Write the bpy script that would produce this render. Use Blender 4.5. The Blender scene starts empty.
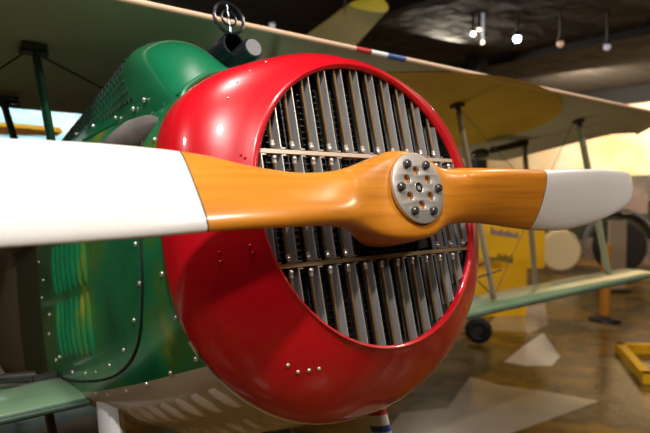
import bpy, bmesh, math, random
from mathutils import Vector, Matrix
random.seed(7)
PI = math.pi
C = bpy.context.scene.collection
sc = bpy.context.scene
def V(*a): return Vector(a)

# ------------------------------------------------------------------ materials
def mat(name, col, rough=.5, metal=0., coat=0., spec=.5, emit=None, es=0., noise=None, bump=None, coat_r=.05):
    m = bpy.data.materials.new(name); m.use_nodes = True
    nt = m.node_tree; b = nt.nodes['Principled BSDF']
    b.inputs['Base Color'].default_value = (*col, 1)
    b.inputs['Roughness'].default_value = rough
    b.inputs['Metallic'].default_value = metal
    b.inputs['Coat Weight'].default_value = coat
    b.inputs['Coat Roughness'].default_value = coat_r
    b.inputs['Specular IOR Level'].default_value = spec
    if emit:
        b.inputs['Emission Color'].default_value = (*emit, 1); b.inputs['Emission Strength'].default_value = es
    tc = nt.nodes.new('ShaderNodeTexCoord')
    if noise:      # (scale, stretch xyz, stops)
        s, st, stops = noise
        mp = nt.nodes.new('ShaderNodeMapping'); mp.inputs['Scale'].default_value = st
        n = nt.nodes.new('ShaderNodeTexNoise'); n.inputs['Scale'].default_value = s; n.inputs['Detail'].default_value = 5
        r = nt.nodes.new('ShaderNodeValToRGB')
        el = r.color_ramp.elements
        while len(el) < len(stops): el.new(.5)
        for e, (p, c) in zip(el, stops): e.position = p; e.color = (*c, 1)
        nt.links.new(tc.outputs['Object'], mp.inputs[0]); nt.links.new(mp.outputs[0], n.inputs['Vector'])
        nt.links.new(n.outputs['Fac'], r.inputs[0]); nt.links.new(r.outputs[0], b.inputs['Base Color'])
    if bump:       # (scale, strength, distance)
        n2 = nt.nodes.new('ShaderNodeTexNoise'); n2.inputs['Scale'].default_value = bump[0]; n2.inputs['Detail'].default_value = 3
        bp = nt.nodes.new('ShaderNodeBump'); bp.inputs['Strength'].default_value = bump[1]; bp.inputs['Distance'].default_value = bump[2]
        nt.links.new(tc.outputs['Object'], n2.inputs['Vector']); nt.links.new(n2.outputs['Fac'], bp.inputs['Height'])
        nt.links.new(bp.outputs[0], b.inputs['Normal'])
    return m

M = {}
M['red'] = mat('red_gloss_paint', (.62, .004, .008), .30, 0, .6, spec=.3, bump=(5, .15, .012), coat_r=.05,
               noise=(3, (1, 1, 1), [(.3, (.46, .002, .009)), (.7, (.56, .004, .012))]))
M['green'] = mat('green_gloss_paint', (.005, .12, .055), .3, 0, .6, spec=.3, bump=(9, .12, .01), coat_r=.1,
               noise=(2.45, (1, 1.2, 1), [(.32, (.003, .075, .032)), (.50, (.008, .17, .06)), (.57, (.06, .17, .025)), (.65, (.36, .27, .02))]))
M['green_plain'] = mat('green_paint', (.004, .14, .055), .3, 0, .9, coat_r=.07, bump=(12, .08, .01))
M['dark_green'] = mat('dark_green_paint', (.003, .05, .022), .35, 0, .3)
M['hole'] = mat('black_opening', (.004, .004, .004), .9)
M['rubber'] = mat('black_rubber', (.006, .006, .006), .6)
M['belly'] = mat('bare_grey_metal', (.42, .36, .29), .42, .15, .2, bump=(10, .1, .01), noise=(4, (1, 1, 1), [(.3, (.56, .49, .38)), (.7, (.66, .58, .46))]))
M['rim'] = mat('pale_metal_edge', (.72, .66, .56), .3, .6)
M['white'] = mat('white_enamel', (.74, .70, .66), .32, 0, .4, bump=(60, .1, .002))
M['wood'] = mat('varnished_wood', (.55, .24, .03), .36, 0, .45, coat_r=.16,
                noise=(6, (.45, 4, 12), [(.25, (.47, .150, .010)), (.5, (.60, .210, .014)), (.75, (.70, .265, .022))]))
M['line'] = mat('dark_edge_line', (.03, .02, .02), .5)
M['steel'] = mat('brushed_steel', (.55, .51, .46), .40, .75, bump=(80, .15, .002))
M['bolt'] = mat('dark_bolt_steel', (.10, .09, .085), .35, .8)
M['plate'] = mat('shutter_steel', (.40, .40, .41), .40, .4)
M['core_leaf'] = mat('dull_leaf', (.09, .085, .08), .5, .3)
M['edge'] = mat('bright_shutter_edge', (.75, .70, .62), .3, .7)
M['brass'] = mat('brown_rod', (.20, .12, .05), .4, .5)
M['rail'] = mat('pale_rail', (.62, .50, .38), .4, .4)
M['rail_low'] = mat('brass_rail', (.34, .23, .11), .4, .5)
M['core'] = mat('radiator_core', (.02, .018, .015), .6, .3)
M['rivet'] = mat('rivet_steel', (.75, .72, .66), .3, .8)
M['gun'] = mat('gunmetal', (.05, .055, .07), .22, .8)
M['gun_end'] = mat('worn_gunmetal', (.22, .22, .23), .45, .6)
M['exhaust'] = mat('burnt_steel', (.14, .12, .12), .32, .45, noise=(6, (1, 1, 1), [(.3, (.14, .12, .115)), (.7, (.36, .32, .30))]))
M['dope'] = mat('olive_beige_fabric', (.34, .29, .20), .6, noise=(2, (1, .4, 1), [(.3, (.42, .37, .27)), (.7, (.52, .46, .34))]))
M['tan'] = mat('tan_edge', (.62, .42, .28), .5)
M['ochre'] = mat('ochre_disc', (.42, .24, .015), .55, noise=(2, (1, 1, 1), [(.3, (.50, .27, .008)), (.7, (.64, .38, .014))]))
M['pred'] = mat('painted_red', (.45, .03, .03), .5)
M['pwhite'] = mat('painted_white', (.75, .75, .75), .5)
M['pblue'] = mat('painted_blue', (.04, .09, .30), .5)
M['lower'] = mat('pale_green_fabric', (.16, .26, .15), .28, 0, .5, noise=(3, (1, 1, 1), [(.3, (.12, .22, .12)), (.7, (.20, .30, .18))]))
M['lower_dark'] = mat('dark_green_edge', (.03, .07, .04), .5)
M['camo_dark'] = mat('dark_olive_camouflage', (.05, .05, .02), .5)
M['camo_brown'] = mat('brown_camouflage', (.20, .13, .08), .5)
M['cable'] = mat('steel_cable', (.08, .07, .06), .5, .5)
M['strut'] = mat('bronze_green_strut', (.22, .16, .08), .5)
M['strut_pale'] = mat('pale_green_strut', (.20, .20, .11), .5)
M['yellow'] = mat('yellow_panel', (.90, .48, .004), .5)
M['olive_wing'] = mat('olive_wing_fabric', (.20, .17, .05), .6, noise=(2, (1, 1, 1), [(.3, (.14, .12, .04)), (.7, (.30, .24, .07))]))
M['yellow_wing'] = mat('yellow_fabric', (.62, .50, .03), .5)
M['orange'] = mat('orange_wood', (.62, .24, .02), .5)
M['grey_ink'] = mat('blue_grey_ink', (.16, .14, .26), .6)
M['ink'] = mat('dark_ink', (.10, .07, .01), .6)
M['black'] = mat('black_plastic', (.008, .008, .008), .5)
M['grey_lilac'] = mat('grey_body_paint', (.16, .15, .17), .3, 0, .5)
M['cream'] = mat('cream_cover', (.70, .58, .36), .5)
M['skin_beige'] = mat('beige_board', (.52, .40, .26), .6)
M['pink'] = mat('dusty_pink', (.36, .25, .22), .6)
M['ceiling'] = mat('dark_ceiling_boards', (.03, .022, .015), .9, noise=(1.2, (1, 3, 1), [(.3, (.008, .006, .005)), (.7, (.034, .024, .015))]), bump=(2, .5, .2))
M['black_beam'] = mat('black_beam', (.006, .006, .008), .8)
M['cream_wall'] = mat('cream_wall_paint', (.82, .66, .44), .8, noise=(.9, (1, 1, 1), [(.35, (.66, .46, .25)), (.5, (.84, .64, .40)), (.65, (.86, .76, .60))]))
M['blue_wall'] = mat('pale_blue_mural', (.40, .62, .68), .8, noise=(1.2, (1, 1, 2), [(.35, (.26, .52, .60)), (.5, (.48, .72, .74)), (.7, (.74, .78, .72))]))
M['dark_wall'] = mat('brown_wall_paint', (.16, .11, .07), .9)
M['wainscot'] = mat('dark_wainscot', (.11, .085, .07), .6, noise=(1.2, (1, 1, 1), [(.35, (.05, .04, .035)), (.6, (.16, .12, .09))]))
M['floor'] = mat('polished_stained_concrete', (.1, .1, .1), .22, 0, .0, spec=.2, coat_r=.06,
                 noise=(.9, (1, 1, 1), [(.34, (.030, .020, .006)), (.46, (.22, .11, .012)), (.54, (.07, .046, .014)), (.64, (.22, .145, .055))]), bump=(1.5, .05, .05))
M['floor_reflect_pale'] = mat('pale_painted_reflection', (.34, .27, .19), .2, 0, .3, noise=(1.4, (1, 1, 1), [(.3, (.28, .22, .15)), (.7, (.42, .34, .25))]))  # beige floor reflection put into the colour
M['floor_reflect_white'] = mat('white_painted_reflection', (.6, .58, .58), .2, 0, .3)  # white floor reflection put into the colour
M['lamp'] = mat('lamp_glow', (1, 1, 1), .5, emit=(.80, .90, 1), es=30)
M['lamp_warm'] = mat('warm_lamp_glow', (1, .8, .6), .5, emit=(1, .72, .45), es=5)
M['lamp_dim'] = mat('dim_lamp_glow', (.7, .7, .7), .5, emit=(.5, .52, .65), es=.5)
M['lamp_dimwarm'] = mat('dim_warm_lamp_glow', (.7, .5, .4), .5, emit=(.9, .5, .3), es=.45)

# ------------------------------------------------------------------ mesh collector
PITCH = math.radians(13.947)
RP = Matrix.Rotation(PITCH, 4, 'X')
PW = Matrix.Translation((0, 0, 1.85)) @ RP          # aeroplane axes -> world
class MB:
    def __init__(s): s.v = []; s.f = []; s.m = []; s.k = 0
    def add(s, vs, fs, k=None):
        o = len(s.v); s.v += [Vector(p) for p in vs]
        for f in fs: s.f.append(tuple(i + o for i in f)); s.m.append(s.k if k is None else k)
    def grid(s, rows, closed_u=False, closed_v=False, k=None, flip=False):
        n = len(rows); m = len(rows[0]); vs = [p for r in rows for p in r]; fs = []
        for i in range(n if closed_v else n - 1):
            for j in range(m if closed_u else m - 1):
                a, b = i * m + j, i * m + (j + 1) % m
                c, d = ((i + 1) % n) * m + (j + 1) % m, ((i + 1) % n) * m + j
                fs.append((a, d, c, b) if flip else (a, b, c, d))
        s.add(vs, fs, k)
    def cap(s, ring, flip=False, k=None):
        s.add(ring, [tuple(range(len(ring)))[::-1] if flip else tuple(range(len(ring)))], k)
    def box(s, c, h, R=None, k=None):
        c = Vector(c); vs = []
        for x in (-1, 1):
            for y in (-1, 1):
                for z in (-1, 1):
                    p = Vector((x * h[0], y * h[1], z * h[2]))
                    if R is not None: p = R @ p
                    vs.append(c + p)
        s.add(vs, [(0, 1, 3, 2), (4, 6, 7, 5), (0, 4, 5, 1), (2, 3, 7, 6), (0, 2, 6, 4), (1, 5, 7, 3)], k)
    def tube(s, pts, r, n=10, k=None, cap=True, flat=1., up=None):
        pts = [Vector(p) for p in pts]; rr = r if isinstance(r, (list, tuple)) else [r] * len(pts)
        rings = []; prev = None
        for i, p in enumerate(pts):
            t = (pts[min(i + 1, len(pts) - 1)] - pts[max(i - 1, 0)]).normalized()
            if up is not None: a = Vector(up)
            elif prev is not None: a = prev
            else: a = Vector((0, 0, 1)) if abs(t.z) < .9 else Vector((0, 1, 0))
            e1 = (a - t * a.dot(t)).normalized(); e2 = t.cross(e1); prev = e1
            rings.append([p + e1 * rr[i] * math.cos(2 * PI * j / n) + e2 * rr[i] * flat * math.sin(2 * PI * j / n) for j in range(n)])
        s.grid(rings, closed_u=True, k=k)
        if cap: s.cap(rings[0], True, k); s.cap(rings[-1], False, k)
    def sphere(s, c, r, n=8, k=None, sc=(1, 1, 1)):
        c = Vector(c)
        rows = [[c + Vector((r * sc[0] * math.sin(PI * i / n) * math.cos(2 * PI * j / (2 * n)), r * sc[1] * math.sin(PI * i / n) * math.sin(2 * PI * j / (2 * n)), r * sc[2] * math.cos(PI * i / n))) for j in range(2 * n)] for i in range(n + 1)]
        s.grid(rows, closed_u=True, k=k)
    def torus(s, c, R_, r, ax, n=32, m=8, k=None):
        c = Vector(c); ax = Vector(ax).normalized(); a = Vector((0, 0, 1)) if abs(ax.z) < .9 else Vector((1, 0, 0))
        e1 = (a - ax * a.dot(ax)).normalized(); e2 = ax.cross(e1); rows = []
        for i in range(n):
            d = e1 * math.cos(2 * PI * i / n) + e2 * math.sin(2 * PI * i / n)
            rows.append([c + d * (R_ + r * math.cos(2 * PI * j / m)) + ax * r * math.sin(2 * PI * j / m) for j in range(m)])
        s.grid(rows, closed_u=True, closed_v=True, k=k)
    def build(s, name, mats, parent=None, smooth=40, T=None, recalc=True):
        T = T if T is not None else Matrix.Identity(4)
        off = parent_origin(parent)
        me = bpy.data.meshes.new(name)
        me.from_pydata([T @ p - off for p in s.v], [], s.f)
        mats = mats if isinstance(mats, (list, tuple)) else [mats]
        for m in mats: me.materials.append(m)
        for p, k in zip(me.polygons, s.m): p.material_index = k
        bm = bmesh.new(); bm.from_mesh(me)
        bmesh.ops.remove_doubles(bm, verts=bm.verts, dist=1e-5)
        if recalc: bmesh.ops.recalc_face_normals(bm, faces=bm.faces)
        lim = math.radians(smooth)
        for f in bm.faces: f.smooth = True
        for e in bm.edges:
            if len(e.link_faces) == 2:
                e.smooth = e.calc_face_angle(0) < lim
        bm.to_mesh(me); bm.free()
        o = bpy.data.objects.new(name, me); C.objects.link(o)
        if parent: o.parent = parent
        return o
def parent_origin(p):
    o = Vector((0, 0, 0))
    while p is not None: o = o + p.location; p = p.parent
    return o
def pb(mb, name, mats, parent, smooth=40):         # build a part given in aeroplane axes
    return mb.build(name, mats, parent, smooth, PW)
def thing(name, label, cat, loc, group=None):
    o = bpy.data.objects.new(name, None); C.objects.link(o); o.location = loc; o.empty_display_size = .2
    tag(o, label, cat, group); return o
def tag(o, label, cat, group=None, kind=None):
    if label: o['label'] = label
    if cat: o['category'] = cat
    if group: o['group'] = group
    if kind: o['kind'] = kind
    return o
def copy_tree(o, parent=None):
    c = o.copy(); C.objects.link(c)
    if parent: c.parent = parent
    for ch in list(o.children): copy_tree(ch, c)
    return c
def lerp(a, b, t): return a + (b - a) * t
def interp(x, tab):
    if x <= tab[0][0]: return tab[0][1:]
    for a, b in zip(tab, tab[1:]):
        if x <= b[0]:
            t = (x - a[0]) / (b[0] - a[0]); t2 = t
            return tuple(lerp(p, q, t2) for p, q in zip(a[1:], b[1:]))
    return tab[-1][1:]
def cr(tab, x):   # smooth (Catmull-Rom) interpolation
    n = len(tab)
    if x <= tab[0][0]: return tab[0][1:]
    if x >= tab[-1][0]: return tab[-1][1:]
    for i in range(n - 1):
        if x <= tab[i + 1][0]:
            x0, x1 = tab[i][0], tab[i + 1][0]; t = (x - x0) / (x1 - x0); h = x1 - x0
            out = []
            for k in range(1, len(tab[0])):
                p1, p2 = tab[i][k], tab[i + 1][k]
                m1 = (tab[i + 1][k] - tab[i - 1][k]) / (tab[i + 1][0] - tab[i - 1][0]) if i > 0 else (p2 - p1) / h
                m2 = (tab[i + 2][k] - tab[i][k]) / (tab[i + 2][0] - tab[i][0]) if i < n - 2 else (p2 - p1) / h
                out.append((2*t**3-3*t*t+1)*p1 + (t**3-2*t*t+t)*h*m1 + (-2*t**3+3*t*t)*p2 + (t**3-t*t)*h*m2)
            return tuple(out)

# ================================================================== THE BIPLANE
plane = thing('biplane', 'green and red vintage biplane with wooden propeller, its nose filling the foreground', 'aeroplane', (0, -.8, 0))

# ---- cowling ring (red)
CW = [(-90, .575, 1.25), (-60, .588, 1.7), (-30, .578, 2.6), (0, .543, 3.4), (30, .566, 3.2), (60, .487, 4.5), (90, .455, 5.0)]
def cowl_R(th):
    a = math.degrees(math.asin(max(-1, min(1, math.sin(th))))); return cr(CW, a)
YB = -.196; RO = .387
def cowl_pt(th, t):
    R_, k = cowl_R(th); r = RO + (R_ - RO) * (1 - (1 - t) ** k); y = YB * t
    return V(r * math.cos(th), y, r * math.sin(th))
NT = 144
cb = MB(); rows = []
for t in (.25, .18):
    pass
inner = [(-.12, RO + .004), (-.03, RO + .001), (-.008, RO - .004), (.003, RO - .003), (.007, RO + .004)]
for y, r in inner: rows.append([V(r * math.cos(2*PI*j/NT), y, r * math.sin(2*PI*j/NT)) for j in range(NT)])
for i in range(1, 25):
    t = (i / 24) ** 1.5; row = []
    for j in range(NT):
        p = cowl_pt(2*PI*j/NT, t)
        if i <= 3: p.y += .005 * (1 - i / 4)
        row.append(p)
    rows.append(row)
rows.append([V(p.x * .992, p.y - .004, p.z * .992) for p in rows[-1]])
rows.append([V(p.x * .97, p.y, p.z * .97) for p in rows[-1]])
cb.grid(rows[:3], closed_u=True, k=1); cb.grid(rows[2:], closed_u=True)
cowling = pb(cb, 'engine_cowling', [M['red'], M['hole']], plane, 60)
cowling['label'] = 'glossy red nose cowling ring'
rb = MB(); rr = []
for j in range(NT):
    p = cowl_pt(2*PI*j/NT, 1.0)
    if math.degrees(math.asin(p.z / p.length)) < 28: rr.append(p)
# pale lower edge of the cowling (a thin bead)
ths = [math.radians(a) for a in range(-150, -28, 2)]
rb.tube([cowl_pt(t, 1.0) * 1.0 + V(0, -.005, 0) for t in ths], .0035, 8)
pb(rb, 'edge_bead', M['rim'], cowling)

# ---- radiator
rad = MB()
rad.cap([V(.40 * math.cos(2*PI*j/64), -.10, .40 * math.sin(2*PI*j/64)) for j in range(64)])
radiator = pb(rad, 'radiator', M['core'], plane)
# shallow honeycomb of the core: crossing fins as real geometry
hc = MB()
for i in range(-21, 22):
    z = i * .018; w = math.sqrt(max(0, .385**2 - z*z))
    if w > .03: hc.box((0, -.095, z), (w, .006, .0012))
for i in range(-21, 22):
    x = i * .018; w = math.sqrt(max(0, .385**2 - x*x))
    if w > .03: hc.box((x, -.095, 0), (.0012, .006, w))
pb(hc, 'core_fins', M['bolt'], radiator)
ZU, ZL = .130, -.150
rb = MB(); w = math.sqrt(.392**2 - ZU**2)
rb.box((0, -.014, ZU), (w, .006, .0052))
pb(rb, 'cross_rail', M['rail'], radiator)['label'] = 'pale upper cross rail'
rb = MB(); w = math.sqrt(.392**2 - ZL**2)
rb.box((0, -.014, ZL), (w, .006, .0052))
pb(rb, 'cross_rail', M['rail_low'], radiator)['label'] = 'brass coloured lower cross rail'
for k in range(-6, 7):
    x0 = .0165 + k * .0597
    def half(x): return math.sqrt(max(0, .389**2 - x*x))
    for row in range(3):
        A = V(x0 - .0165, -.046, 0); B = V(x0 - .0210, -.010, 0)
        hr = half(x0); ha = half(A.x); hB = half(B.x)
        if row == 0: lo = (ZU + .007,) * 3; hi = (hr, ha, hB)
        elif row == 1: lo = tuple(max(ZL + .007, -q) for q in (hr, ha, hB)); hi = tuple(min(ZU - .007, q) for q in (hr, ha, hB))
        else: lo = (-hr, -ha, -hB); hi = (ZL - .007,) * 3
        if min(h_ - l_ for h_, l_ in zip(hi, lo)) < .02: continue
        if row == 1 and -.22 < x0 < .12: continue
        # rod with a ball end at the rail
        za, zb = lo[0], hi[0]
        b = MB()
        b.tube([(x0, -.014, za + .002), (x0, -.014, zb - .002)], .0042, 8, 0)
        if row != 2: b.sphere((x0, -.012, za + .009), .0064, 6, 1); b.tube([(x0, -.014, za+.01), (x0, -.014, za + .022)], .0056, 8, 1)
        if row != 0: b.sphere((x0, -.012, zb - .009), .0064, 6, 1); b.tube([(x0, -.014, zb-.01), (x0, -.014, zb - .022)], .0056, 8, 1)
        pb(b, 'shutter_rod', [M['brass'], M['edge']], radiator)
        # shutter plate standing behind, free edge forward, with a bright flange
        b = MB(); d = (B - A).normalized(); nrm = V(-d.y, d.x, 0) * .0008
        q = [A - nrm, B - nrm, B + nrm, A + nrm]; zz = [1, 2, 2, 1]
        b.add([V(p.x, p.y, lo[i]) for p, i in zip(q, zz)] + [V(p.x, p.y, hi[i]) for p, i in zip(q, zz)], [(0,1,2,3), (7,6,5,4), (0,4,5,1), (1,5,6,2), (2,6,7,3), (3,7,4,0)], 0)
        b.box((B.x, B.y + .001, (lo[2] + hi[2]) / 2), (.0013, .0014, (hi[2] - lo[2]) / 2), k=1)
        for rr_ in (0, 1):
            if (row, rr_) in ((0, 0), (1, 0), (1, 1), (2, 1)):
                ze = hi[2] - .002 if rr_ else lo[2] + .002
                b.box((B.x - .006, B.y + .001, ze), (.0070, .0014, .0013), k=1)
        # second, deeper leaf half hidden in the dark behind the rod
        b.box((x0 + .016, -.055, (lo[1] + hi[1]) / 2), (.0012, .018, max(.01, (hi[1] - lo[1]) / 2 - .01)), k=2)
        pb(b, 'shutter', [M['plate'], M['edge'], M['core_leaf']], radiator)

# ---- fuselage sections (half, outline from top centre to bottom centre)
SEC = {  # y : list of (x, z)
 -.19: [(0, .45), (.14, .45), (.25, .425), (.36, .375), (.445, .335), (.50, .24), (.525, .12), (.528, 0), (.527, -.12), (.512, -.23), (.470, -.352), (.40, -.42), (.29, -.50), (.15, -.55), (0, -.57)],
 -.60: [(0, .56), (.14, .555), (.26, .52), (.37, .46), (.455, .405), (.505, .30), (.53, .16), (.533, .02), (.533, -.12), (.53, -.25), (.508, -.395), (.44, -.480), (.31, -.565), (.155, -.620), (0, -.635)],
 -1.10: [(0, .62), (.14, .61), (.27, .575), (.38, .53), (.46, .48), (.505, .36), (.53, .20), (.533, .03), (.533, -.12), (.532, -.28), (.515, -.425), (.44, -.505), (.31, -.585), (.155, -.635), (0, -.65)],
 -1.62: [(0, .66), (.14, .65), (.27, .61), (.38, .56), (.455, .505), (.50, .38), (.518, .22), (.52, .05), (.52, -.12), (.517, -.26), (.50, -.40), (.42, -.48), (.30, -.55), (.15, -.59), (0, -.60)],
 -3.0: [(0, .54), (.14, .53), (.26, .50), (.36, .46), (.42, .41), (.46, .30), (.478, .18), (.48, .03), (.48, -.12), (.475, -.24), (.455, -.36), (.38, -.42), (.27, -.46), (.13, -.48), (0, -.485)],
 -5.2: [(0, .22), (.04, .22), (.07, .21), (.09, .19), (.11, .16), (.12, .11), (.125, .06), (.125, .0), (.125, -.04), (.12, -.08), (.11, -.12), (.09, -.14), (.07, -.15), (.04, -.16), (0, -.16)]}
YS = sorted(SEC, reverse=True)
def sec_pt(y, i):       # smooth along y
    tab = [(yy, SEC[yy][i][0], SEC[yy][i][1]) for yy in sorted(SEC)]
    return cr(tab, y)
def side_pt(y, u):      # u = fractional index along the section, Catmull-Rom
    tab = [(i,) + tuple(sec_pt(y, i)) for i in range(15)]
    x, z = cr(tab, u); return V(x, y, z)
def skin(u0, u1, y0, y1, nu, ny, side, off=0.):
    rows = []
    for i in range(ny + 1):
        y = lerp(y0, y1, i / ny); row = []
        for j in range(nu + 1):
            p = side_pt(y, lerp(u0, u1, j / nu)); row.append(V(side * p.x * (1 + off), p.y, p.z * (1 + off)))
        rows.append(row)
    return rows
bodies = {}
for s_ in (1, -1):
    fus = MB(); fus.grid(skin(4, 10, -.19, -1.56, 44, 30, s_))
    bodies[s_] = pb(fus, 'side_panel', M['green'], plane, 50); bodies[s_]['label'] = 'green gloss side panel with ochre blotches'
fb = MB()
for s_ in (1, -1): fb.grid(skin(10, 14, -.19, -1.56, 22, 30, s_))
belly = pb(fb, 'belly_panel', M['belly'], plane, 50); belly['label'] = 'pale bare metal belly panel with pressed louvres'
fb = MB()
for s_ in (1, -1): fb.grid(skin(0, 4, -.19, -1.56, 20, 30, s_))
deck = pb(fb, 'top_deck', M['green_plain'], plane, 50)
fb = MB()
for (ya, yb_, k) in ((-1.56, -2.05, 0), (-2.05, -3.3, 1), (-3.3, -4.2, 0), (-4.2, -5.2, 1)):
    for s_ in (1, -1): fb.grid(skin(0, 14, ya, yb_, 56, 8, s_), k=k)
rear = pb(fb, 'rear_fuselage', [M['camo_dark'], M['camo_brown']], plane, 50)
# tail
fb = MB(); fb.tube([(0, -5.15, .05), (0, -5.2, .95)], .03, 8); 
fb.add([V(.012, -4.7, .2), V(.012, -5.2, .95), V(.012, -5.75, .8), V(.012, -5.75, .0), V(-.012, -4.7, .2), V(-.012, -5.2, .95), V(-.012, -5.75, .8), V(-.012, -5.75, 0)],
       [(0,1,2,3), (7,6,5,4), (0,4,5,1), (1,5,6,2), (2,6,7,3), (3,7,4,0)])
pb(fb, 'fin', M['lower'], plane)
fb = MB()
for s_ in (1, -1): fb.box((s_ * .75, -5.2, .12), (.72, .42, .02))
pb(fb, 'tailplane', M['lower'], plane)

# ---- pressed louvres on the side panel and belly
def surf_u(y, z, side=1):      # section parameter u for height z
    lo, hi = 3., 12.
    for _ in range(30):
        m = (lo + hi) / 2
        if side_pt(y, m).z > z: lo = m
        else: hi = m
    return (lo + hi) / 2
def on_side(y, z, side=1, off=0.):
    u = surf_u(y, z); p = side_pt(y, u); q = side_pt(y, u + .05); q2 = side_pt(y - .02, u)
    n = (q - p).cross(q2 - p).normalized()
    if n.x < 0: n = -n
    p = p + n * off
    return V(side * p.x, p.y, p.z), V(side * n.x, n.y, n.z)
for s_ in (1, -1):
    for zr in ((.12, -.075), (-.095, -.300)):
        for k in range(7):
            y = -.85 - k * .066
            b = MB(); n_ = 14; rws = []
            for i in range(n_ + 1):
                z = lerp(zr[0], zr[1], i / n_); e = math.sin(PI * i / n_) ** .45
                row = []
                for dy, h in ((.022, -.001), (.014, .008 * e), (.004, .013 * e), (-.008, .012 * e), (-.014, .004 * e), (-.016, -.001)):
                    p, _ = on_side(y + dy * (.4 + .6 * e), z, s_, h); row.append(p)
                rws.append(row)
            b.grid(rws); pb(b, 'side_louvre', M['green'], bodies[s_], 60)
def on_u(y, u, side=1, off=0.):
    p = side_pt(y, u); q = side_pt(y, u + .05); q2 = side_pt(y - .02, u)
    n = (q - p).cross(q2 - p).normalized()
    if n.dot(V(p.x, 0, p.z)) < 0: n = -n
    p = p + n * off
    return V(side * p.x, p.y, p.z)
for s_ in (1, -1):
    for (ua, ub) in ((10.75, 11.55), (11.95, 12.8)):
        for k in range(7):
            y = -.27 - k * .085
            b = MB(); rws = []
            for i in range(15):
                t = i / 14; e = math.sin(PI * t) ** .5
                rws.append([on_u(y + dy, lerp(ua, ub, t), s_, h * e - .001) for dy, h in ((.020, 0), (.014, .011), (.004, .016), (-.008, .014), (-.016, .006), (-.020, 0))])
            b.grid(rws); pb(b, 'belly_louvre', M['belly'], belly, 60)

# ---- black rubber seam curving round the side panel
seam = []
SEAM = [(-.325, .36), (-.33, .25), (-.335, .10), (-.35, -.02), (-.375, -.13), (-.44, -.245), (-.55, -.325), (-.72, -.37), (-.95, -.385), (-1.2, -.385), (-1.45, -.36)]
for i in range(len(SEAM) - 1):
    for q in range(6):
        t = q / 6; tab = [(j, *SEAM[j]) for j in range(len(SEAM))]
        yy, zz = cr(tab, i + t); seam.append((yy, zz))
for s_ in (1, -1):
    b = MB(); b.tube([on_side(y, z, s_, .001)[0] for y, z in seam], .0042, 8)
    pb(b, 'rubber_seam', M['rubber'], bodies[s_])

# ---- cylinder bank fairings (green humps with perforated outer wall)
HS = [ # y, then six section points x,z from the outer foot over the crest to the inner foot
 (-.188, .455,.300, .440,.335, .408,.362, .365,.387, .310,.405, .255,.415),
 (-.25, .466,.312, .462,.375, .432,.432, .370,.478, .305,.480, .245,.440),
 (-.33, .472,.322, .474,.408, .452,.495, .366,.553, .290,.546, .225,.468),
 (-.42, .474,.335, .474,.440, .455,.545, .365,.606, .280,.592, .210,.495),
 (-.52, .474,.352, .468,.462, .444,.585, .365,.642, .275,.625, .205,.515),
 (-.60, .470,.368, .455,.480, .430,.604, .362,.654, .275,.636, .200,.530),
 (-.72, .466,.390, .442,.498, .424,.607, .358,.656, .275,.638, .200,.545),
 (-1.10, .462,.440, .436,.525, .422,.604, .356,.652, .278,.640, .200,.575),
 (-1.50, .456,.465, .436,.540, .420,.596, .358,.642, .290,.632, .215,.590),
 (-1.80, .446,.470, .436,.505, .418,.540, .372,.568, .300,.585, .230,.590)]
tabH = sorted(HS)
def hump_pt(y, s, side=1):
    q = cr(tabH, y); tab = [(i / 5, q[2*i], q[2*i+1]) for i in range(6)]
    x, z = cr(tab, s)
    return V(side * x, y, z)
for s_ in (1, -1):
    b = MB(); rws = []
    for i in range(61):
        t = (i / 60) ** 1.4; y = lerp(-.190, -1.80, t)
        rws.append([hump_pt(y, j / 40, s_) for j in range(41)])
    for _ in range(4):       # ease the sheet metal between the formers
        new = [[p.copy() for p in r] for r in rws]
        for i in range(1, len(rws) - 1):
            for j in range(1, len(rws[0]) - 1):
                new[i][j] = rws[i][j] * .5 + (rws[i-1][j] + rws[i+1][j]) * .05 + (rws[i][j-1] + rws[i][j+1]) * .2
        rws = new
    b.grid(rws)
    hp = pb(b, 'cylinder_fairing', M['green_plain'], plane, 75)
    fl = MB(); fl.tube([hump_pt(-.190, j / 30, s_) + V(0, .006, .004) for j in range(31)], .0085, 8)
    fl.tube([V(s_ * (side_pt(y_, surf_u(y_, z_)).x + .001), y_, z_) for y_, z_ in ((-.20, .335), (-.28, .345), (-.40, .372), (-.55, .400), (-.75, .428), (-1.0, .458), (-1.3, .478), (-1.55, .480))], .006, 8)
    pb(fl, 'fairing_flange', M['green_plain'], hp)
    hb_ = MB()
    def hole(y, s):
        p = hump_pt(y, s, s_); a = hump_pt(y, s + .01, s_) - p; c_ = hump_pt(y - .01, s, s_) - p
        n = a.cross(c_).normalized()
        if n.x * s_ < 0: n = -n
        e1 = c_.normalized(); e2 = n.cross(e1)
        ring = [p + n * .0025 + e1 * .0088 * math.cos(2*PI*q/12) + e2 * .0088 * math.sin(2*PI*q/12) for q in range(12)]
        low = [r - n * .006 for r in ring]
        hb_.cap(ring); hb_.grid([ring, low], closed_u=True)
    for s, y0, n_ in ((.425, -.61, 26), (.375, -.625, 26), (.315, -.58, 22), (.265, -.55, 21), (.20, -.50, 14), (.145, -.46, 10)):
        for q in range(n_): hole(y0 - q * .037, s)
    h_ = pb(hb_, 'cooling_hole', M['hole'], hp, 30); h_['kind'] = 'stuff'
    # exhaust stack along the side
    ex = MB(); pts = []; rad_ = []
    for q in range(24):
        t = q / 23; y = -.25 - 1.75 * t; p, n = on_side(max(y, -1.6), lerp(.285, .27, t), s_, -.012)
        pts.append(V(p.x, y, p.z)); rad_.append(.006 + .052 * min(1, (t / .09)) ** .5)
    ex.tube(pts, rad_, 20); pb(ex, 'exhaust_stack', M['exhaust'], plane)

# ---- propeller
BH = .1396
def hubc(x): return math.sqrt(max(0, .112**2 - x * x))
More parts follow.
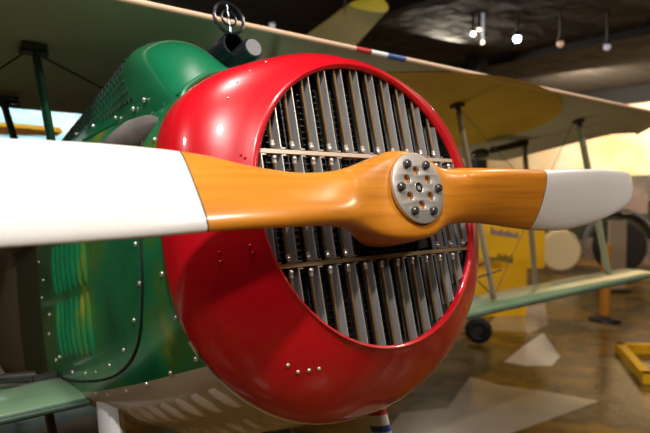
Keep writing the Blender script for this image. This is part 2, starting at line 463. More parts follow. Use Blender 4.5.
#        x,     zt,    yt,    zb,    yb,    front bulge, back bulge, exponent
ST = [(-1.245, .020, .143, -.010, .137, .004, .004, 2.0),
      (-1.236, .055, .147, -.035, .133, .007, .006, 2.0),
      (-1.20, .066, .150, -.056, .128, .010, .006, 2.1),
      (-1.11, .069, .156, -.084, .118, .013, .007, 2.1),
      (-.95, .068, .166, -.113, .103, .016, .008, 2.1),
      (-.75, .061, .175, -.130, .093, .020, .010, 2.1),
      (-.57, .053, .178, -.122, .088, .024, .012, 2.2),
      (-.45, .052, .176, -.108, .085, .028, .016, 2.3),
      (-.33, .053, .168, -.091, .082, .032, .022, 2.4),
      (-.24, .056, .150, -.083, .075, .038, .032, 2.7),
      (-.17, .062, .120, -.083, .068, .046, .045, 3.2),
      (-.12, .074, .085, -.096, .065, .058, .060, 4.5),
      (-.09, .090, .068, -.108, .064, .068, .070, 6.5),
      (-.05, .101, .065, -.122, .065, .073, .073, 8.0),
      (.0, .106, .065, -.128, .065, .0735, .073, 8.0),
      (.05, .104, .065, -.127, .065, .073, .073, 8.0),
      (.09, .094, .068, -.121, .064, .067, .070, 6.5),
      (.13, .080, .078, -.110, .070, .055, .060, 4.5),
      (.18, .064, .085, -.094, .090, .044, .045, 3.2),
      (.25, .051, .085, -.084, .130, .034, .032, 2.7),
      (.34, .048, .085, -.084, .160, .030, .022, 2.4),
      (.45, .060, .086, -.088, .174, .028, .016, 2.3),
      (.57, .081, .090, -.090, .178, .024, .012, 2.2),
      (.75, .090, .098, -.096, .178, .020, .010, 2.1),
      (.95, .087, .105, -.098, .168, .016, .008, 2.1),
      (1.09, .076, .118, -.092, .158, .013, .007, 2.1),
      (1.19, .050, .128, -.084, .150, .010, .006, 2.1),
      (1.235, .030, .133, -.066, .146, .007, .006, 2.0),
      (1.245, .005, .138, -.03, .143, .004, .004, 2.0)]
NP = 28
def prop_ring(x, xs=0.):
    zt, yt, zb, yb, tf, tb, n = cr(ST, x)
    T = V(x, yt, zt); B = V(x, yb, zb); d = (B - T); nr = V(0, 1, 0) - d * (d.y / d.length_squared); nr.normalize()
    ring = []; le = 1 if x > 0 else -1     # leading edge: bottom on +x, top on -x
    for side, th_ in ((1, tf), (-1, tb)):
        for j in range(NP):
            s = (1 - math.cos(PI * j / NP)) / 2
            if side < 0: s = 1 - s
            sk = s ** (1.0 if abs(x) < .2 else (1.35 if le > 0 else .74))
            w_ = (1 - abs(2 * sk - 1) ** n) ** (1 / n)
            p = T.lerp(B, s) + nr * side * th_ * w_
            ring.append(p)
    return ring
XB = .608; XBR = .538
def bshift(x, s):    # the painted boundary bows outward in the middle of the chord
    return 0
def xs_between(a, b, n): return [lerp(a, b, i / n) for i in range(n + 1)]
prop = MB()
mid = xs_between(-XBR, -.22, 22) + xs_between(-.22, .22, 50)[1:] + xs_between(.22, XB, 22)[1:]
def curved_ring(x, amt):
    base = prop_ring(x); out = []
    for p in base:
        u = (p.z + .02) / .11; dx = amt * (1 - u * u)
        q = prop_ring(x + dx)[len(out)]; out.append(q)
    return out
def cring(x):
    s = 1 if x > 0 else -1; f_ = max(0, 1 - abs(abs(x) - (XB if x > 0 else XBR)) / .12)
    return curved_ring(x, s * .0 + (-.012 if x < 0 else .010) * f_) if f_ > 0 else prop_ring(x)
prop.grid([cring(x) for x in mid], closed_u=True)
propeller = pb(prop, 'propeller', M['wood'], plane, 60); propeller['label'] = 'varnished laminated wood propeller with white painted tips'
for s_ in (1, -1):
    xb = XB if s_ > 0 else XBR
    b = MB(); xs = [s_ * (xb + .0035)] + [s_ * x for x in xs_between(xb + .02, 1.18, 34)] + [s_ * x for x in xs_between(1.19, 1.245, 14)]
    rings = [cring(x) for x in xs]; b.grid(rings, closed_u=True); b.cap(rings[-1])
    pb(b, 'blade_tip', M['white'], propeller, 60)['label'] = 'white painted blade end'
    b = MB(); b.grid([cring(s_ * xb), cring(s_ * (xb + .0035))], closed_u=True); pb(b, 'blade_line', M['line'], propeller)
# steel hub plate with real holes
cu = bpy.data.curves.new('hub_plate', 'CURVE'); cu.dimensions = '2D'; cu.fill_mode = 'BOTH'; cu.extrude = .0035; cu.bevel_depth = .0015; cu.bevel_resolution = 2
def circ(x, y, r, n=24):
    sp = cu.splines.new('POLY'); sp.points.add(n - 1); sp.use_cyclic_u = True
    for i in range(n): sp.points[i].co = (x + r * math.cos(2*PI*i/n), y + r * math.sin(2*PI*i/n), 0, 1)
circ(0, 0, .0905, 64); circ(0, 0, .0155)
for k in range(6): circ(.0445 * math.cos(PI/6 + k*PI/3), .0445 * math.sin(PI/6 + k*PI/3), .0125)
tmp = bpy.data.objects.new('tmp', cu); C.objects.link(tmp)
me = bpy.data.meshes.new_from_object(tmp); bpy.data.objects.remove(tmp)
hubc_m = MB()
hubc_m.add([V(-v.co.x, BH + .0045 + v.co.z, v.co.y) for v in me.vertices], [tuple(p.vertices) for p in me.polygons])
hub = pb(hubc_m, 'hub_plate', M['steel'], propeller, 35); hub['label'] = 'round steel hub plate with six lightening holes'
b = MB(); b.tube([(0, BH - .004, 0), (0, BH + .006, 0)], .0135, 20, 0); b.torus((0, BH + .008, 0), .0150, .0022, (0, 1, 0), 28, 8, 1); b.tube([(0, BH, 0), (0, BH + .009, 0)], .006, 12, 1)
pb(b, 'shaft_end', [M['hole'], M['steel']], propeller)
for k in range(6):
    a = k * PI / 3 + .02; cx_, cz_ = .069 * math.cos(a), .069 * math.sin(a)
    b = MB()
    b.tube([(cx_, BH + .007, cz_), (cx_, BH + .010, cz_)], .0135, 20, 1)
    b.tube([(cx_, BH + .010, cz_), (cx_, BH + .019, cz_)], .0112, 6, 0)
    b.tube([(cx_, BH + .019, cz_), (cx_, BH + .0215, cz_)], [.0095, .007], 12, 0)
    pb(b, 'hub_bolt', [M['bolt'], M['steel']], propeller, 25)
b = MB(); b.tube([(0, -.09, 0), (0, .0, 0)], .05, 24)
pb(b, 'propeller_shaft', M['bolt'], plane)

# ---- machine gun pair and ring sight
gun = MB()
def hollow(b, x, z, y0, y1, r, depth):
    n = 28
    prof = [(y1, r * .96), (y0 - .006, r), (y0, r * .95), (y0, r * .80), (y0 - depth, r * .78)]
    b.grid([[V(x + rr * math.cos(2*PI*j/n), yy, z + rr * math.sin(2*PI*j/n)) for j in range(n)] for yy, rr in prof], closed_u=True, k=0)
    b.cap([V(x + r * .78 * math.cos(2*PI*j/n), y0 - depth, z + r * .78 * math.sin(2*PI*j/n)) for j in range(n)], k=1)
hollow(gun, .102, .652, -.45, -1.5, .045, .10)
g1 = pb(gun, 'gun_barrel', [M['gun'], M['hole']], plane, 50); g1['label'] = 'open ended gunmetal barrel jacket'
gun = MB(); gun.tube([(.075, -1.5, .612), (.075, -.39, .612), (.075, -.38, .612)], [.036, .036, .032], 28, 0)
gun.tube([(.075, -.38, .612), (.075, -.378, .612)], .029, 24, 1)
pb(gun, 'gun_barrel', [M['gun'], M['gun_end']], plane, 50)['label'] = 'gunmetal barrel jacket with flat grey end'
rs = MB(); c0 = (.117, -.44, .738)
rs.torus(c0, .055, .0058, (0, 1, 0), 40, 8); rs.torus(c0, .027, .0035, (0, 1, 0), 30, 8); rs.torus(c0, .006, .002, (0, 1, 0), 12, 6)
for a in (0, PI/2, PI, 3*PI/2):
    rs.tube([(c0[0] + .006*math.cos(a), c0[1], c0[2] + .006*math.sin(a)), (c0[0] + .052*math.cos(a), c0[1], c0[2] + .052*math.sin(a))], .0022, 6)
rs.tube([(c0[0], c0[1], c0[2] - .05), (c0[0] - .01, c0[1] - .03, .68)], .005, 8)
pb(rs, 'ring_sight', M['gun'], plane)

# ---- wings
def wing_rows(xs, le, te, zc, th, n=26):
    rows = []
    for x in xs:
        yl, yt, zl, zt_ = le(x), te(x), zc(x)[0], zc(x)[1]; row = []
        for j in range(2 * n):
            a = 2 * PI * j / (2 * n); s = (1 - math.cos(a)) / 2; up = 1 if a < PI else -1
            t = .5 * th * (1.48 * math.sqrt(max(s, 0)) - .63*s - 1.758*s*s + 1.421*s**3 - .5075*s**4) * 3.2
            z = lerp(zl, zt_, s) + (t * .9 if up > 0 else -t * .28) + .03 * math.sin(PI * s) * th / .09
            row.append(V(x, lerp(yl, yt, s), z))
        rows.append(row)
    return rows
def ule(x):
    a = abs(x); return -.72 if a < 4.3 else -.72 - .45 * ((a - 4.3) / .55) ** 2
def ute(x):
    a = abs(x)
    return -1.98 if a < .8 else -1.98 - .22 * min(1, (a - .8) / 1.2) if a < 4.15 else -2.20 + .95 * min(1, (a - 4.15) / .35) ** .8 if a < 4.5 else -1.25 + .10 * (a - 4.5) / .35
xs = [-4.85 + 9.7 * i / 120 for i in range(121)]
wr = wing_rows(xs, ule, ute, lambda x: (.895, lerp(.955, .905, min(1, max(0, (abs(x) - .8) / 1.2)))), .075)
w_ = MB(); n2 = len(wr[0])
w_.grid(wr, closed_u=True)
w_.cap(wr[0]); w_.cap(wr[-1], True)
upper = pb(w_, 'upper_wing', M['dope'], plane, 60); upper['label'] = 'olive beige fabric upper wing'
# leading edge strip with painted bands
b = MB(); r_ = .013
def strip(x0, x1, k, n=10):
    b.tube([(x, ule(x) + .004, .895 + .004) for x in [lerp(x0, x1, i / n) for i in range(n + 1)]], r_, 12, k)
strip(-.73, 4.3, 0, 40); strip(-.83, -.73, 1, 4); strip(-.94, -.83, 2, 4); strip(-1.07, -.94, 3, 4); strip(-4.3, -1.07, 0, 40)
pb(b, 'leading_edge', [M['tan'], M['pred'], M['pwhite'], M['pblue']], upper)['label'] = 'tan leading edge with red, white and blue painted bands'
# ochre painted disc under the wing
def wing_under(x, y):
    s = (y - ule(x)) / (ute(x) - ule(x))
    t = .5 * .075 * (1.48 * math.sqrt(max(s, 0)) - .63*s - 1.758*s*s + 1.421*s**3 - .5075*s**4) * 3.2
    return lerp(.895, lerp(.955, .905, min(1, max(0, (abs(x) - .8) / 1.2))), s) - t * .28 + .03 * math.sin(PI * s) * .075 / .09
b = MB(); rws = []
for i in range(15):
    rr = 1.0 * i / 14; rws.append([V(-2.0 + 1.30 * rr * math.cos(2*PI*j/60), -1.40 + .74 * rr * math.sin(2*PI*j/60), 0) for j in range(60)])
for rw in rws:
    for p in rw: p.z = wing_under(p.x, max(ute(p.x) + .01, min(-.74, p.y))) - .003
b.grid(rws, closed_u=True); pb(b, 'painted_roundel', M['ochre'], upper)['label'] = 'ochre painted area under the wing'
# lower wing, two panels
def lle(x): a = abs(x); return -1.06 if a < 4.2 else -1.06 - .4 * ((a - 4.2) / .5) ** 2
def lte(x): a = abs(x); return -2.15 if a < 4.0 else -2.15 + .5 * ((a - 4.0) / .7) ** 2
for s_ in (1, -1):
    xs = [s_ * lerp(.50, 4.6, i / 50) for i in range(51)]
    wr = wing_rows(xs, lle, lte, lambda x: (-.455, -.435), .075)
    w_ = MB(); n_h = len(wr[0]) // 2
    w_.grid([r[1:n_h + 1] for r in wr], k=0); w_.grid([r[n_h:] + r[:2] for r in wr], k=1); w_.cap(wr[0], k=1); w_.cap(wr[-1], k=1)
    lw = pb(w_, 'lower_wing', [M['lower'], M['lower_dark']], plane, 60); lw['label'] = 'pale green lower wing panel'
    b = MB(); b.tube([(s_ * x, lle(x) + .004, -.462) for x in (.50, 2, 3, 4.2)], [.011] * 4, 10)
    pb(b, 'leading_edge', M['lower_dark'], lw)

# ---- struts
def strut(p, q, r, m, name, fl=.45, k=None):
    b = MB(); b.tube([p, Vector(p).lerp(Vector(q), .5), q], [r, r * 1.1, r], 14, flat=fl, up=(0, 1, 0)); return pb(b, name, m, plane)
for s_ in (1, -1):
    strut((s_*.548, -1.20, .915), (s_*.50, -1.22, .40), .030, M['dark_green'], 'cabane_strut')
    strut((s_*.575, -1.76, .92), (s_*.49, -1.70, .40), .030, M['dark_green'], 'cabane_strut')
    for y_ in (-1.20, -1.76):
        b = MB(); b.box((s_*.555, y_, .905), (.045, .035, .012)); b.tube([(s_*.50, y_, .89), (s_*.60, y_, .89)], .014, 10)
        pb(b, 'strut_fitting', M['bolt'], plane)
    strut((s_*1.97, -1.10, .90), (s_*2.0, -1.13, -.40), .022, M['strut'], 'interplane_strut')
    strut((s_*3.62, -1.64, .93), (s_*3.50, -1.75, -.40), .026, M['strut'], 'interplane_strut')
    strut((s_*3.48, -1.05, .89), (s_*3.55, -1.12, -.38), .027, M['strut_pale'], 'interplane_strut')
    for (x_, y_, z_) in ((1.97, -1.10, .885), (3.62, -1.64, .92), (3.48, -1.05, .88)):
        b = MB(); b.box((s_*x_, y_, z_), (.035, .035, .012)); b.sphere((s_*x_, y_, z_ - .02), .022, 8); pb(b, 'strut_fitting', M['bolt'], plane)
# aileron control horn seen under the wing
b = MB(); b.tube([(-3.62, -1.62, .89), (-3.25, -1.75, .84)], .03, 10); b.sphere((-3.15, -1.80, .82), .075, 10, sc=(1.3, 1, .6)); pb(b, 'aileron_crank', M['bolt'], plane)
# rigging wires
def wire(pts, r=.004, name='rigging_wire'):
    b = MB(); b.tube(pts, r, 6); pb(b, name, M['cable'], plane)
for s_ in (1, -1):
    wire([(s_*.55, -1.20, .89), (-s_*.35, -1.45, .62)], .005); wire([(s_*.58, -1.20, .89), (s_*1.97, -1.1, -.38)], .004)
    wire([(s_*.53, -1.40, -.365), (s_*2.1, -1.15, -.15)], .006); wire([(s_*.53, -1.36, -.39), (s_*2.1, -1.10, -.22)], .006)
    wire([(s_*1.97, -1.10, .88), (s_*3.50, -1.10, -.38)], .0025); wire([(s_*3.45, -1.08, .88), (s_*2.0, -1.13, -.38)], .0025)
    b = MB(); b.tube([(s_*.60, -1.40, -.357), (s_*.78, -1.38, -.335)], [.022, .016], 10); b.box((s_*.57, -1.40, -.365), (.04, .05, .012)); pb(b, 'wire_fitting', M['bolt'], plane)

# ---- undercarriage
def leg(s_, p, q, w, bands, m, label=None):
    b = MB(); p = V(*p); q = V(*q); ts = [0] + [t for t, _ in bands] + [1]; ks = [k for _, k in bands]
    k0 = 0; segs = list(zip(ts, ts[1:])); kk = [0] + ks
    for (a, c_), k in zip(segs, kk):
        b.tube([p.lerp(q, a), p.lerp(q, c_)], w, 16, k, flat=.42, up=(0, 1, 0))
    o = pb(b, 'undercarriage_leg', m, plane)
    if label: o['label'] = label
leg(1, (.455, -.99, -.435), (.50, -.85, -1.37), .085, [], [M['pwhite']], 'plain white front leg')
leg(-1, (-.50, -.75, -.42), (-.56, -.70, -1.37), .056, [(.30, 1), (.325, 2), (.368, 3), (.395, 0)], [M['pwhite'], M['pred'], M['pwhite'], M['pblue']], 'front leg with red, white and blue bands')
for s_ in (1, -1):
    leg(s_, (s_*.49, -1.80, -.42), (s_*.54, -.95, -1.37), .040, [], [M['grey_lilac']])
    b = MB(); cw = V(s_*.78, -.78, -1.37)
    b.torus(cw, .29, .045, (1, 0, 0), 48, 12, 0); b.tube([cw - V(.03, 0, 0), cw + V(.03, 0, 0)], .26, 40, 1); b.tube([cw - V(.05, 0, 0), cw + V(.05, 0, 0)], .04, 16, 0)
    pb(b, 'wheel', [M['rubber'], M['cream']], plane)
b = MB(); b.tube([(-.78, -.78, -1.37), (.78, -.78, -1.37)], .03, 12); pb(b, 'axle', M['bolt'], plane)
b = MB(); b.tube([(0, -4.9, -.12), (0, -5.25, -.36)], .02, 10); pb(b, 'tail_skid', M['strut'], plane)

# ---- rivets on the side panels and pins on the cowling (x, y, z in aeroplane axes)
SIDE_RIVETS = [(.5281,-.2505,-.1183),(.5144,-.229,-.2289),(.4831,-.2129,-.3321),(.4902,-.3564,-.3639),(.4986,-.5083,-.3923),(.5032,-.6604,-.4126),(.5062,-.827,-.4269),(.5117,-.9331,-.4256),
 (.531,-.395,-.0188),(.5302,-.3976,-.1238),(.528,-.4708,-.2159),(.5256,-.5837,-.2932),(.5255,-.7192,-.335),(.5258,-.8594,-.355),(.5272,-.9765,-.360),(.5278,-1.1302,-.355),
 (.5227,-1.5278,.1007),(.5243,-1.4757,.018),(.5231,-1.5237,-.0519),(.5284,-1.400,-.1294),(.5248,-1.4457,-.2047),(.5275,-1.2996,-.2985),(.5236,-1.3725,-.3093),
 (.4367,-1.1483,.5448),(.4429,-.9184,.4978),(.4705,-.6126,.4164),(.4808,-.4387,.3806),(.4805,-.3548,.3757),(.4622,-.2609,.3287),(.5083,-.2513,.2251)]
for s_ in (1, -1):
    for x, y, z in SIDE_RIVETS:
        b = MB(); b.sphere((s_ * x, y, z), .0075, 6, sc=(.75, 1, 1)); pb(b, 'rivet', M['rivet'], bodies[s_])
for x, y, z, r, k in ((.3236,-.065,-.3775,.0052,0),(.2965,-.0674,-.3981,.0052,0),(.27,-.0589,-.3995,.0052,0),(.2451,-.0517,-.4007,.0052,0),
                      (.2676,-.0549,.3873,.0032,0),(.3246,-.0494,.352,.0032,0),(.3683,-.0477,.3163,.0032,0),(.4024,-.0434,.2694,.0034,0),
                      (.4754,-.0488,-.1017,.0045,1),(.4728,-.0499,-.1228,.0045,1),(.4138,-.0153,-.096,.0042,1),(.4087,-.0149,-.1124,.0042,1),(.4068,-.0139,.1178,.0040,1),(.3993,-.0093,.1095,.0040,1)):
    b = MB(); b.sphere((x, y, z), r, 6, sc=(1, .8, 1)); pb(b, 'cowling_pin', M['red'] if k else M['rim'], cowling)


# ================================================================== THE HALL
def struct(name, mb, m): return tag(mb.build(name, m), None, None, None, 'structure')
b = MB(); b.add([V(-15, -13, 0), V(9, -13, 0), V(9, 8, 0), V(-15, 8, 0)], [(0, 1, 2, 3)]); 
def patch(pts, k): b.add([V(x, y, .002) for x, y in pts], [tuple(range(len(pts)))], k)  # flat patches that paint bright reflections onto the floor
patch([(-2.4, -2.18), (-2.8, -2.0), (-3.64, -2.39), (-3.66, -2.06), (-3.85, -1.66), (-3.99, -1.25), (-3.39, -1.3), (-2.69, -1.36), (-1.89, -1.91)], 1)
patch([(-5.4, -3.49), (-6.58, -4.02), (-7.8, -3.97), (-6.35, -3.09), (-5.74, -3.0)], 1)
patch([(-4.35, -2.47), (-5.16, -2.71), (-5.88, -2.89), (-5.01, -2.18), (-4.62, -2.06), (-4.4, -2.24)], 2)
struct('floor', b, [M['floor'], M['floor_reflect_pale'], M['floor_reflect_white']])
b = MB(); b.box((-3, -2.5, 4.75), (12, 10.5, .05)); struct('ceiling', b, M['ceiling'])
b = MB(); b.box((-15.05, -2.5, 3.25), (.05, 10.5, .98), k=0); b.box((-15.02, -2.5, 4.46), (.08, 10.5, .235), k=2); b.box((-15.03, -2.5, 1.16), (.06, 10.5, 1.16), k=1); struct('wall_left', b, [M['cream_wall'], M['wainscot'], M['black_beam']])
b = MB(); b.box((-3, -13.05, 2.35), (12, .05, 2.35)); b.box((-1.6, -12.99, 3.6), (3.6, .02, 1.0), k=1); struct('wall_back', b, [M['dark_wall'], M['blue_wall']])
b = MB(); b.box((9.05, -2.5, 2.35), (.05, 10.5, 2.35)); struct('wall_right', b, M['dark_wall'])
b = MB(); b.box((-3, 8.05, 2.35), (12, .05, 2.35)); struct('wall_front', b, M['dark_wall'])
for i, x in enumerate((-9.5, -5.2, -1., 3.4)):
    b = MB(); b.box((x, -2.5, 4.63), (.09, 10.5, .07)); struct('trim_%d' % (i + 1), b, M['black_beam'])
b = MB(); b.box((-8.9, -6.2, 2.35), (.16, .16, 2.35)); struct('trim_5', b, M['black_beam'])

# lamps on the ceiling
def lamp(loc, r, m, label, group=None):
    loc = (loc[0], loc[1], loc[2] + .25)
    t = thing('ceiling_spotlight', label, 'lamp', (loc[0], loc[1], 4.7), group)
    b = MB(); b.tube([(loc[0], loc[1], 4.7), (loc[0], loc[1], loc[2] + r * 1.2)], .02, 8); b.tube([(loc[0], loc[1], loc[2] + r * 1.6), (loc[0], loc[1], loc[2] + r * .6)], [r * .8, r * 1.0], 16)
    b.build('lamp_housing', M['black'], t)
    b = MB(); b.sphere(loc, r * .96, 8); b.build('bulb', m, t)
    return t
lamp((-7.0, -4.06, 4.04), .058, M['lamp'], 'brightest white spotlight on the dark ceiling above the right wing')
lamp((-6.46, -4.5, 4.12), .034, M['lamp'], 'white spotlight, left one of the tight cluster of three')
lamp((-6.54, -4.45, 4.19), .03, M['lamp_warm'], 'warm peach spotlight, topmost of the tight cluster of three')
lamp((-6.60, -4.42, 3.99), .030, M['lamp_warm'], 'small spotlight, lowest of the tight cluster of three').children[1].data.materials[0] = M['lamp_dim']
lamp((-7.53, -3.63, 3.96), .055, M['lamp_dimwarm'], 'dim pinkish spotlight right of the brightest one')
lamp((-8.1, -3.16, 3.91), .055, M['lamp_dim'], 'dim grey spotlight nearest the right edge of the picture')
lamp((-4.0, -6.51, 4.25), .055, M['lamp_dim'], 'dim grey spotlight behind the ring sight of the gun')

# unseen ceiling lights of the hall, plus lights added to brighten single things
def area(loc, target, size, power, col=(1, .9, .78), spot=None):
    l = bpy.data.lights.new('hall_light', 'AREA'); l.shape = 'DISK'; l.size = size; l.energy = power; l.color = col
    o = bpy.data.objects.new('hall_light', l); C.objects.link(o); o.location = loc
    o.rotation_euler = (Vector(target) - Vector(loc)).to_track_quat('-Z', 'Y').to_euler(); return o
def spot(loc, target, power, ang, r=.08, col=(1, .9, .78)):
    l = bpy.data.lights.new('added_spot', 'SPOT'); l.energy = power; l.color = col; l.spot_size = math.radians(ang); l.spot_blend = .6; l.shadow_soft_size = r
    o = bpy.data.objects.new('added_spot', l); C.objects.link(o); o.location = loc
    o.rotation_euler = (Vector(target) - Vector(loc)).to_track_quat('-Z', 'Y').to_euler(); return o
area((1.5, 1.7, 4.6), (.1, 0, 1.9), .17, 122, (1, .95, .9))
area((2.8, 3.6, 4.6), (.3, 0, 1.8), .45, 60, (1, .95, .9))
area((-1.6, 3.4, 4.6), (0, 0, 1.4), .35, 85, (1, .92, .84))
spot((-4.0, -1.0, 4.4), (-6.4, -3.8, .9), 190, 34, .15, (1, .93, .8))  # added light, no fixture, brightens the yellow display case
area((3.9, -.2, 4.6), (.4, -.5, 2.0), .4, 60, (1, .95, .9))
area((-3.4, -.4, 4.6), (-2, -2, 0), .4, 50, (1, .88, .72))
area((-6, 1.0, 4.6), (-4, -1.5, 0), .8, 60, (1, .85, .65))
area((.55, -.05, 4.6), (.4, -.4, 2.2), .2, 60, (1, .95, .9))
area((-.8, -6.4, 4.6), (-.8, -8.6, 2.9), .6, 120, (1, .95, .85))  # added light that brightens the yellow aeroplane's wing
area((-11.6, -5.5, 4.1), (-15, -6.0, 2.4), 1.0, 330, (1, .84, .62))
area((-11.8, -1, 4.1), (-15, -2.5, 2.4), 1.0, 240, (1, .84, .62))
area((-1.8, -9.8, 4.6), (-1.6, -13, 3.8), 1.0, 300, (.85, .95, 1))
spot((-2.2, -4.3, .2), (-2.8, -1.3, 2.6), 130, 80, .15, (1, .88, .68))  # added floor uplight, unseen, brightens the underside of the upper wing
area((-7.5, -6.0, 4.6), (-7.2, -3.8, .6), .8, 160, (1, .88, .7))

# ------------------------------------------------------------------ things in the background
def orient(at, to):
    d = Vector(to) - Vector(at); return math.atan2(d.y, d.x)
def rotz(a): return Matrix.Rotation(a, 3, 'Z')
CAMP = V(1.0893, 1.1129, 1.8757)
FW = V(-.6284, -.7767, -.0434); RT = V(-.7774, .6290, 0)
def board(parent, corners, th, m, name='panel'):
    f = [Vector(c) for c in corners]; n = (f[1] - f[0]).cross(f[2] - f[0]).normalized() * th
    b = MB(); b.add(f + [p + n for p in f], [(0,1,2,3), (7,6,5,4), (0,4,5,1), (1,5,6,2), (2,6,7,3), (3,7,4,0)]); return b.build(name, m, parent)

def sideways(v): return V(v[0], v[1], v[2])
def slab(parent, a, c_, z0, z1, th, m, name):      # upright slab from plan point a to plan point c_
    A = V(a[0], a[1], z0); B = V(c_[0], c_[1], z0); d = (B - A).normalized(); n = V(-d.y, d.x, 0)
    if n.dot(CAMP - A) > 0: n = -n
    return board(parent, [A, B, B + V(0, 0, z1 - z0), A + V(0, 0, z1 - z0)], th, m, name) if (B - A).cross(V(0, 0, 1)).normalized().dot(n) > 0 else board(parent, [B, A, A + V(0, 0, z1 - z0), B + V(0, 0, z1 - z0)], th, m, name)
# yellow display case with two lines of lettering
t = thing('display_case', 'bright yellow display case with dark lettering standing right of the cowling', 'display case', (-6.4, -3.85, 0))
slab(t, (-6.00, -4.10), (-6.66, -3.62), 0, .86, .35, M['yellow'], 'case_body')
slab(t, (-6.00, -4.10), (-6.88, -3.46), .72, 1.40, .12, M['yellow'], 'header_panel')
# two short lines of lettering, worn beyond reading
dl = (V(-6.88, -3.46, 0) - V(-6.00, -4.10, 0)).normalized(); fr = V(dl.y, -dl.x, 0)
if fr.dot(CAMP - V(-6.4, -3.8, 0)) < 0: fr = -fr
for z0, u0, hs, m, nm in ((1.24, .27, (.10, .07, .06, .09, .06, .09, .07, .06, .08), M['grey_ink'], 'faded_line'), (.86, .24, (.05, .04, .05, .11, .09, .11, .09, .12), M['ink'], 'dark_line')):
    b = MB(); uu = u0
    for h in hs:
        c = V(-6.00, -4.10, 0) + dl * uu + fr * .004; c.z = z0 + h / 2 - .16 * (uu - u0); b.box(c, (.018, .003, h / 2), rotz(math.atan2(dl.y, dl.x))); uu += .048
    b.build(nm, m, t)['kind'] = 'stuff'
# orange post on a black foot
t = thing('barrier_post', 'orange barrier post on a black foot beyond the right lower wing', 'post', (-7.26, -2.72, 0))
b = MB(); b.tube([(-7.26, -2.72, .05), (-7.26, -2.72, 1.12)], .065, 14); b.build('post', M['orange'], t)
b = MB(); b.tube([(-7.26, -2.72, 0), (-7.26, -2.72, .04), (-7.26, -2.72, .08)], [.22, .21, .09], 20); b.build('foot', M['black'], t)
# low yellow timber frame
t = thing('floor_frame', 'low yellow timber frame lying on the floor at the right edge', 'frame', (-5.6, -1.6, 0))
for p, q in (((-5.75, -1.84), (-4.85, -1.20)), ((-5.75, -1.84), (-6.5, -1.05)), ((-4.85, -1.20), (-5.6, -.41)), ((-6.5, -1.05), (-5.6, -.41))):
    b = MB(); d = V(q[0] - p[0], q[1] - p[1], 0); L = d.length
    b.box(((p[0] + q[0]) / 2, (p[1] + q[1]) / 2, .05), (L / 2 + .05, .045, .05), rotz(math.atan2(d.y, d.x))); b.build('rail', M['yellow'], t)
# small black tyre
t = thing('small_wheel', 'small black tyred wheel on the floor below the right lower wing', 'wheel', (-4.75, -3.1, 0))
b = MB(); b.torus((-4.75, -3.1, .17), .11, .055, RT * .3 + FW, 32, 10); b.build('tyre', M['rubber'], t)
b = MB(); ax = (RT * .3 + FW).normalized(); b.tube([V(-4.75, -3.1, .17) - ax * .03, V(-4.75, -3.1, .17) + ax * .03], .085, 24); b.build('hub', M['bolt'], t)
# beige notice post
t = thing('notice_board', 'narrow beige upright board behind the right wing struts', 'board', (-9.8, -3.7, 0))
slab(t, (-9.68, -3.78), (-9.93, -3.58), .06, 1.34, .05, M['skin_beige'], 'panel')
b = MB(); b.box((-9.83, -3.72, .03), (.22, .16, .03), rotz(math.atan2(RT.y, RT.x))); b.build('foot', M['bolt'], t)
# dark old vehicle by the wall
t = thing('old_truck', 'dark vintage truck with a cream wheel cover standing by the cream wall', 'truck', (-13.0, -4.6, 0))
u = (V(-13.76, -3.63, 0) - V(-11.84, -5.18, 0)).normalized(); n_ = V(u.y, -u.x, 0)
if n_.dot(CAMP - V(-12.8, -4.4, 0)) < 0: n_ = -n_
O = V(-11.75, -5.3, 0); ang = math.atan2(u.y, u.x)
def L_(a, d, z): p = O + u * a + n_ * d; return V(p.x, p.y, z)
b = MB(); b.box(L_(.9, -.35, 1.25), (1.6, .45, .42), rotz(ang)); b.build('body', M['camo_dark'], t)
b = MB(); b.box(L_(.0, -.3, 1.78), (.62, .40, .14), rotz(ang)); b.build('cab', M['black'], t)
b = MB()
rws = []
for i in range(13):
    a = PI * (.04 + .92 * i / 12); rws.append([L_(.75 + (.78 + e) * math.cos(a), dd, .68 + (.74 + e) * math.sin(a)) for dd, e in ((-.1, .0), (.22, .0), (.22, .07), (-.1, .07))])
b.grid(rws, closed_u=True); b.cap(rws[0]); b.cap(rws[-1]); b.build('mudguard', M['grey_lilac'], t)
b = MB(); b.box(L_(1.05, .12, 1.60), (.28, .10, .22), rotz(ang)); b.build('seat', M['pink'], t)
for a, r, m in ((.75, .62, M['rubber']), (-.62, .52, M['cream'])):
    dark = m is M['rubber']; c0 = L_(a, .16, r + .02); b = MB(); b.torus(c0, r - .08, .08 if dark else .05, n_, 36, 10, 0); b.tube([c0 - n_ * .05, c0 + n_ * .09], r - .09, 32, 1); b.build('wheel', [M['rubber'] if dark else M['skin_beige'], M['black'] if dark else M['cream']], t)
b = MB(); b.box(L_(-.62, .08, 1.22), (.30, .03, .10), rotz(ang)); b.build('side_box', M['pink'], t)
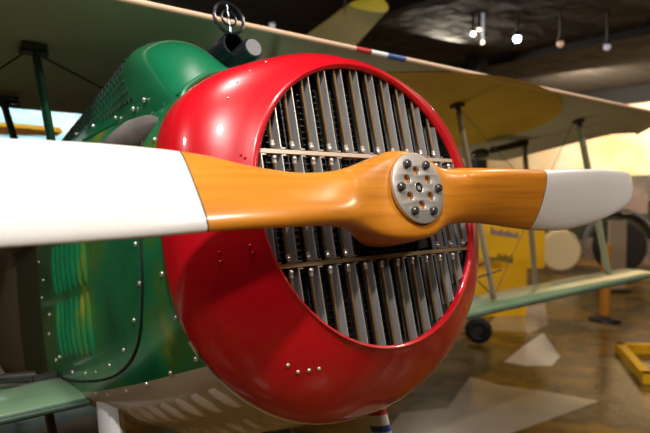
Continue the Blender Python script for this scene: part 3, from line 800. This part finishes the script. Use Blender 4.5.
# wing of an aircraft hung from the ceiling
t = thing('hanging_wing', 'olive wing with a yellow tip hanging from the dark ceiling', 'wing', (-4.2, -4.5, 4.1))
A_, B_, C_, D_ = V(-3.30, -5.20, 3.74), V(-4.10, -4.62, 4.46), V(-4.46, -4.32, 4.36), V(-3.98, -4.68, 3.70)
def bil(a, c_): return A_.lerp(B_, a).lerp(D_.lerp(C_, a), c_)
b = MB(); rws = []
for i in range(21):
    a = i / 20 * 1.1; s0 = 0 if a < .9 else ((a - .9) / .2) ** 2 * .5
    top = [bil(a, lerp(s0, 1 - s0, j / 12)) for j in range(13)]
    th_ = [.05 * math.sin(PI * j / 12) ** .5 for j in range(13)]
    ringp = [p + V(-.3, -.3, .9) * h for p, h in zip(top, th_)] + [p - V(-.3, -.3, .9) * h for p, h in zip(top[::-1], th_[::-1])]
    rws.append(ringp)
b.grid(rws[:17], closed_u=True, k=0); b.grid(rws[16:], closed_u=True, k=1); b.build('panel', [M['olive_wing'], M['yellow_wing']], t)
b = MB(); b.tube([bil(.5, .5), bil(.5, .5) * 1.0 + V(0, 0, 4.7 - bil(.5, .5).z)], .008, 6); b.tube([bil(.9, .5), bil(.9, .5) + V(0, 0, 4.7 - bil(.9, .5).z)], .008, 6); b.build('suspension_wire', M['cable'], t)
# yellow aeroplane behind the tail
t = thing('yellow_aeroplane', 'yellow aeroplane parked far behind, its wing top seen under the upper left wing', 'aeroplane', (-.8, -9.0, 0))
b = MB(); rws = []
for i in range(25):
    x = lerp(2.6, -1.38, i / 24); rws.append([V(x, -8.9 + yy * .75 * (1 - .5 * max(0, (i - 19) / 5) ** 2), 2.81 + zz + .0 * x) for yy, zz in ((1, 0), (.6, .09), (0, .12), (-.6, .07), (-1, 0), (0, -.03))])
b.grid(rws, closed_u=True); b.cap(rws[0]); b.cap(rws[-1]); b.build('wing', M['yellow'], t)
b = MB(); b.tube([(.6, -7.6, 1.5), (.6, -8.4, 1.75), (.6, -10, 1.8), (.6, -12, 1.7)], [.34, .52, .5, .2], 24); b.build('fuselage', M['yellow'], t)
for x in (.2, 1.0):
    b = MB(); b.tube([(x, -8.7, 2.0), (x, -8.8, 2.75)], .03, 8); b.build('strut', M['dark_green'], t)
    b = MB(); b.tube([(x, -8.5, 1.4), (x, -8.3, .35)], .035, 8); b.build('undercarriage_leg', M['bolt'], t)
    b = MB(); b.torus((x, -8.3, .35), .28, .07, (1, 0, 0), 32, 10); b.build('wheel', M['rubber'], t)


# ------------------------------------------------------------------ camera, world, view
cam = bpy.data.cameras.new('camera'); co = bpy.data.objects.new('camera', cam); C.objects.link(co)
cam.sensor_width = 36; cam.lens = 31.538; cam.clip_start = .02
co.location = CAMP
rx = Vector((-.777441587, .628955149, 0)); up = Vector((-.02729184, -.03373501, .99905811)); fw = Vector((-.62836274, -.77670932, -.04339234))
co.matrix_world = Matrix(((rx.x, up.x, -fw.x, CAMP.x), (rx.y, up.y, -fw.y, CAMP.y), (rx.z, up.z, -fw.z, CAMP.z), (0, 0, 0, 1)))
cam.dof.use_dof = True; cam.dof.focus_distance = 1.48; cam.dof.aperture_fstop = 2.7
sc.camera = co
w = bpy.data.worlds.new('hall_air'); sc.world = w; w.use_nodes = True
w.node_tree.nodes['Background'].inputs[0].default_value = (1, .88, .75, 1); w.node_tree.nodes['Background'].inputs[1].default_value = .15
sc.view_settings.view_transform = 'Standard'; sc.view_settings.look = 'None'; sc.view_settings.gamma = 1; sc.view_settings.use_curve_mapping = False
sc.view_settings.exposure = -0.12
